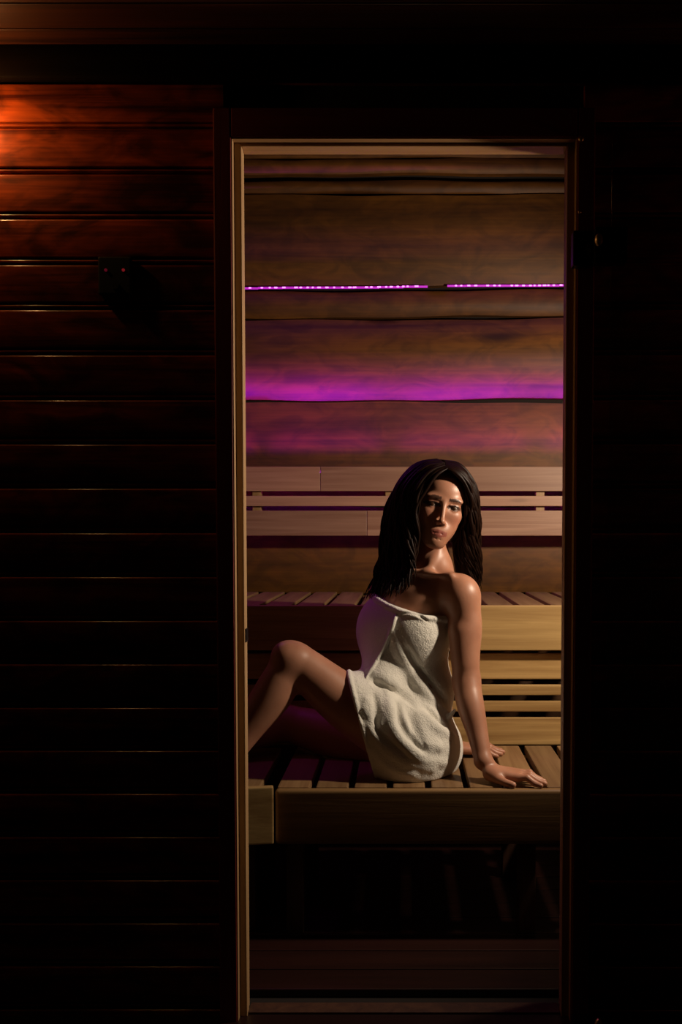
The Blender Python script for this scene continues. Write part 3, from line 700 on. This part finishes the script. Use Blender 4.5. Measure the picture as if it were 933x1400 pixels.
tc = N.new('ShaderNodeTexCoord'); n1 = N.new('ShaderNodeTexNoise'); n1.inputs['Scale'].default_value = 330; n1.inputs['Detail'].default_value = 3; L.new(tc.outputs['Object'], n1.inputs['Vector'])
n2 = N.new('ShaderNodeTexNoise'); n2.inputs['Scale'].default_value = 70; n2.inputs['Detail'].default_value = 3; L.new(tc.outputs['Object'], n2.inputs['Vector'])
ad = N.new('ShaderNodeMath'); ad.operation = 'MULTIPLY_ADD'; ad.inputs[1].default_value = 1.2; L.new(n2.outputs['Fac'], ad.inputs[0]); L.new(n1.outputs['Fac'], ad.inputs[2])
bp = N.new('ShaderNodeBump'); bp.inputs['Strength'].default_value = .8; bp.inputs['Distance'].default_value = .003; L.new(ad.outputs[0], bp.inputs['Height']); L.new(bp.outputs['Normal'], b.inputs['Normal'])
prop(np_mesh('towel', TP, TQ, m, person), 'white terry towel wrapped round the body and lap')

# ------------------------------------------------------------------ hair
m, N, L, b = mat('hair'); M['hair'] = m
b.inputs['Base Color'].default_value = (.022, .009, .005, 1); b.inputs['Roughness'].default_value = .42; b.inputs['Specular IOR Level'].default_value = .13
tc = N.new('ShaderNodeTexCoord'); n1 = N.new('ShaderNodeTexNoise'); n1.inputs['Scale'].default_value = 60; L.new(tc.outputs['Object'], n1.inputs['Vector'])
cr = N.new('ShaderNodeValToRGB'); cr.color_ramp.elements[0].color = (.005, .002, .0013, 1); cr.color_ramp.elements[1].color = (.018, .0065, .003, 1); L.new(n1.outputs['Fac'], cr.inputs[0]); L.new(cr.outputs[0], b.inputs['Base Color'])
H = Vol((-.22, 2.60, .80), (.32, 3.12, 1.30), .0030)
def Hh(c, r, k=.01, cut=False): H.ell(hp(*c), r, RH, k, cut)
Hh((0, -.020, .030), (.078, .094, .086)); Hh((0, -.045, -.03), (.074, .062, .09), .03)
Hh((.008, .110, -.035), (.056, .095, .105), .012, True)
H.chain([A3(565, 668, 2.86), A3(548, 720, 2.87), A3(540, 775, 2.89), A3(525, 815, 2.91)], [.040, .046, .042, .026], .03)
H.chain([A3(625, 680, 2.88), A3(634, 730, 2.90), A3(638, 780, 2.92), A3(642, 815, 2.93)], [.040, .038, .032, .018], .03)
HP_, HQ = H.mesh()
hb = np_mesh('hair', HP_, HQ, m, person)
hb['label'] = 'long dark brown wavy hair falling over both shoulders'
def crom(P_, n):
    P_ = [V3(p) for p in P_]; out = []; m_ = len(P_)-1
    for i in range(n):
        u = i/(n-1)*m_; k = min(int(u), m_-1); t = u-k
        p0, p1, p2, p3 = P_[max(k-1, 0)], P_[k], P_[k+1], P_[min(k+2, m_)]
        out.append(.5*((2*p1)+(-p0+p2)*t+(2*p0-5*p1+4*p2-p3)*t*t+(-p0+3*p1-3*p2+p3)*t**3))
    return np.array(out)
def G(*pts): return [A3(*p) for p in pts]
LEFT = [G((612, 640, 2.752), (596, 650, 2.738), (580, 673, 2.733), (569, 700, 2.738), (567, 735, 2.742), (566, 772, 2.735), (556, 806, 2.715)),
        G((608, 634, 2.775), (584, 643, 2.755), (563, 670, 2.745), (556, 705, 2.75), (556, 745, 2.76), (550, 785, 2.755), (536, 818, 2.74)),
        G((604, 630, 2.80), (575, 637, 2.785), (549, 665, 2.78), (541, 705, 2.79), (542, 750, 2.80), (534, 790, 2.81), (520, 824, 2.80)),
        G((598, 628, 2.83), (566, 638, 2.83), (542, 670, 2.83), (529, 710, 2.84), (527, 755, 2.86), (518, 790, 2.87), (504, 822, 2.87)),
        G((592, 632, 2.87), (562, 645, 2.88), (545, 675, 2.88), (534, 715, 2.89), (530, 760, 2.91), (523, 795, 2.92), (512, 815, 2.92))]
RIGHT = [G((610, 641, 2.750), (624, 648, 2.748), (637, 664, 2.762), (642, 692, 2.785), (636, 722, 2.81), (628, 750, 2.835), (632, 778, 2.86)),
         G((610, 635, 2.770), (630, 643, 2.772), (645, 666, 2.79), (649, 700, 2.805), (646, 735, 2.825), (645, 770, 2.855), (650, 800, 2.88)),
         G((608, 630, 2.80), (630, 637, 2.805), (647, 662, 2.82), (653, 702, 2.83), (651, 742, 2.85), (653, 778, 2.87), (654, 812, 2.895)),
         G((603, 629, 2.84), (625, 638, 2.85), (641, 665, 2.86), (646, 705, 2.87), (646, 745, 2.885), (646, 785, 2.90), (645, 815, 2.92))]
verts, faces = [], []
def lock(path, r0, flat):
    n = len(path); T_ = np.gradient(path, axis=0); T_ /= np.linalg.norm(T_, axis=1)[:, None]+1e-9
    rf = np.array([0, -1, .2]); b0 = len(verts)
    for i in range(n):
        t = i/(n-1); r = r0*min(1, .25+t*6)*(1-max(0, (t-.72)/.28))**.7+.0004
        a_ = np.cross(T_[i], rf); a_ /= np.linalg.norm(a_)+1e-9; b_ = np.cross(T_[i], a_)
        for k in range(6):
            an = k*math.pi/3; verts.append(path[i]+a_*math.cos(an)*r+b_*math.sin(an)*r*flat)
        if i:
            for k in range(6): faces.append((b0+(i-1)*6+k, b0+(i-1)*6+(k+1) % 6, b0+i*6+(k+1) % 6, b0+i*6+k))
def grow(GS, count, spread):
    for _ in range(count):
        u = random.random()**.9*(len(GS)-1); k = min(int(u), len(GS)-2); f = u-k
        A_, B_ = crom(GS[k], 44), crom(GS[k+1], 44); path = A_*(1-f)+B_*f
        t = np.linspace(0, 1, 44)[:, None]; off = rng.normal(0, 1, 3)*spread
        path = path+off*np.array([1, .7, .6])*(.15+t*.85)
        ph = round(random.uniform(0, 6))*1.05+u*1.9+random.uniform(-.4, .4); fr = random.uniform(2.2, 3.0); am = random.uniform(.006, .014)
        w_ = np.clip((t-.22)/.5, 0, 1)
        path = path+w_*am*(np.cos(fr*6.28*t+ph)*np.array([1, 0, 0])+np.sin(fr*6.28*t+ph)*np.array([0, .8, .15]))
        end = random.uniform(.86, 1.0); path = path[:max(20, int(44*end))]
        lock(path, random.uniform(.0018, .0052), random.uniform(.4, .7))
grow(LEFT, 260, .0065); grow(RIGHT, 170, .0050)
grow(LEFT[:2], 40, .003)
lk = np_mesh('lock', np.array(verts), np.array(faces), m, hb); lk['kind'] = 'stuff'
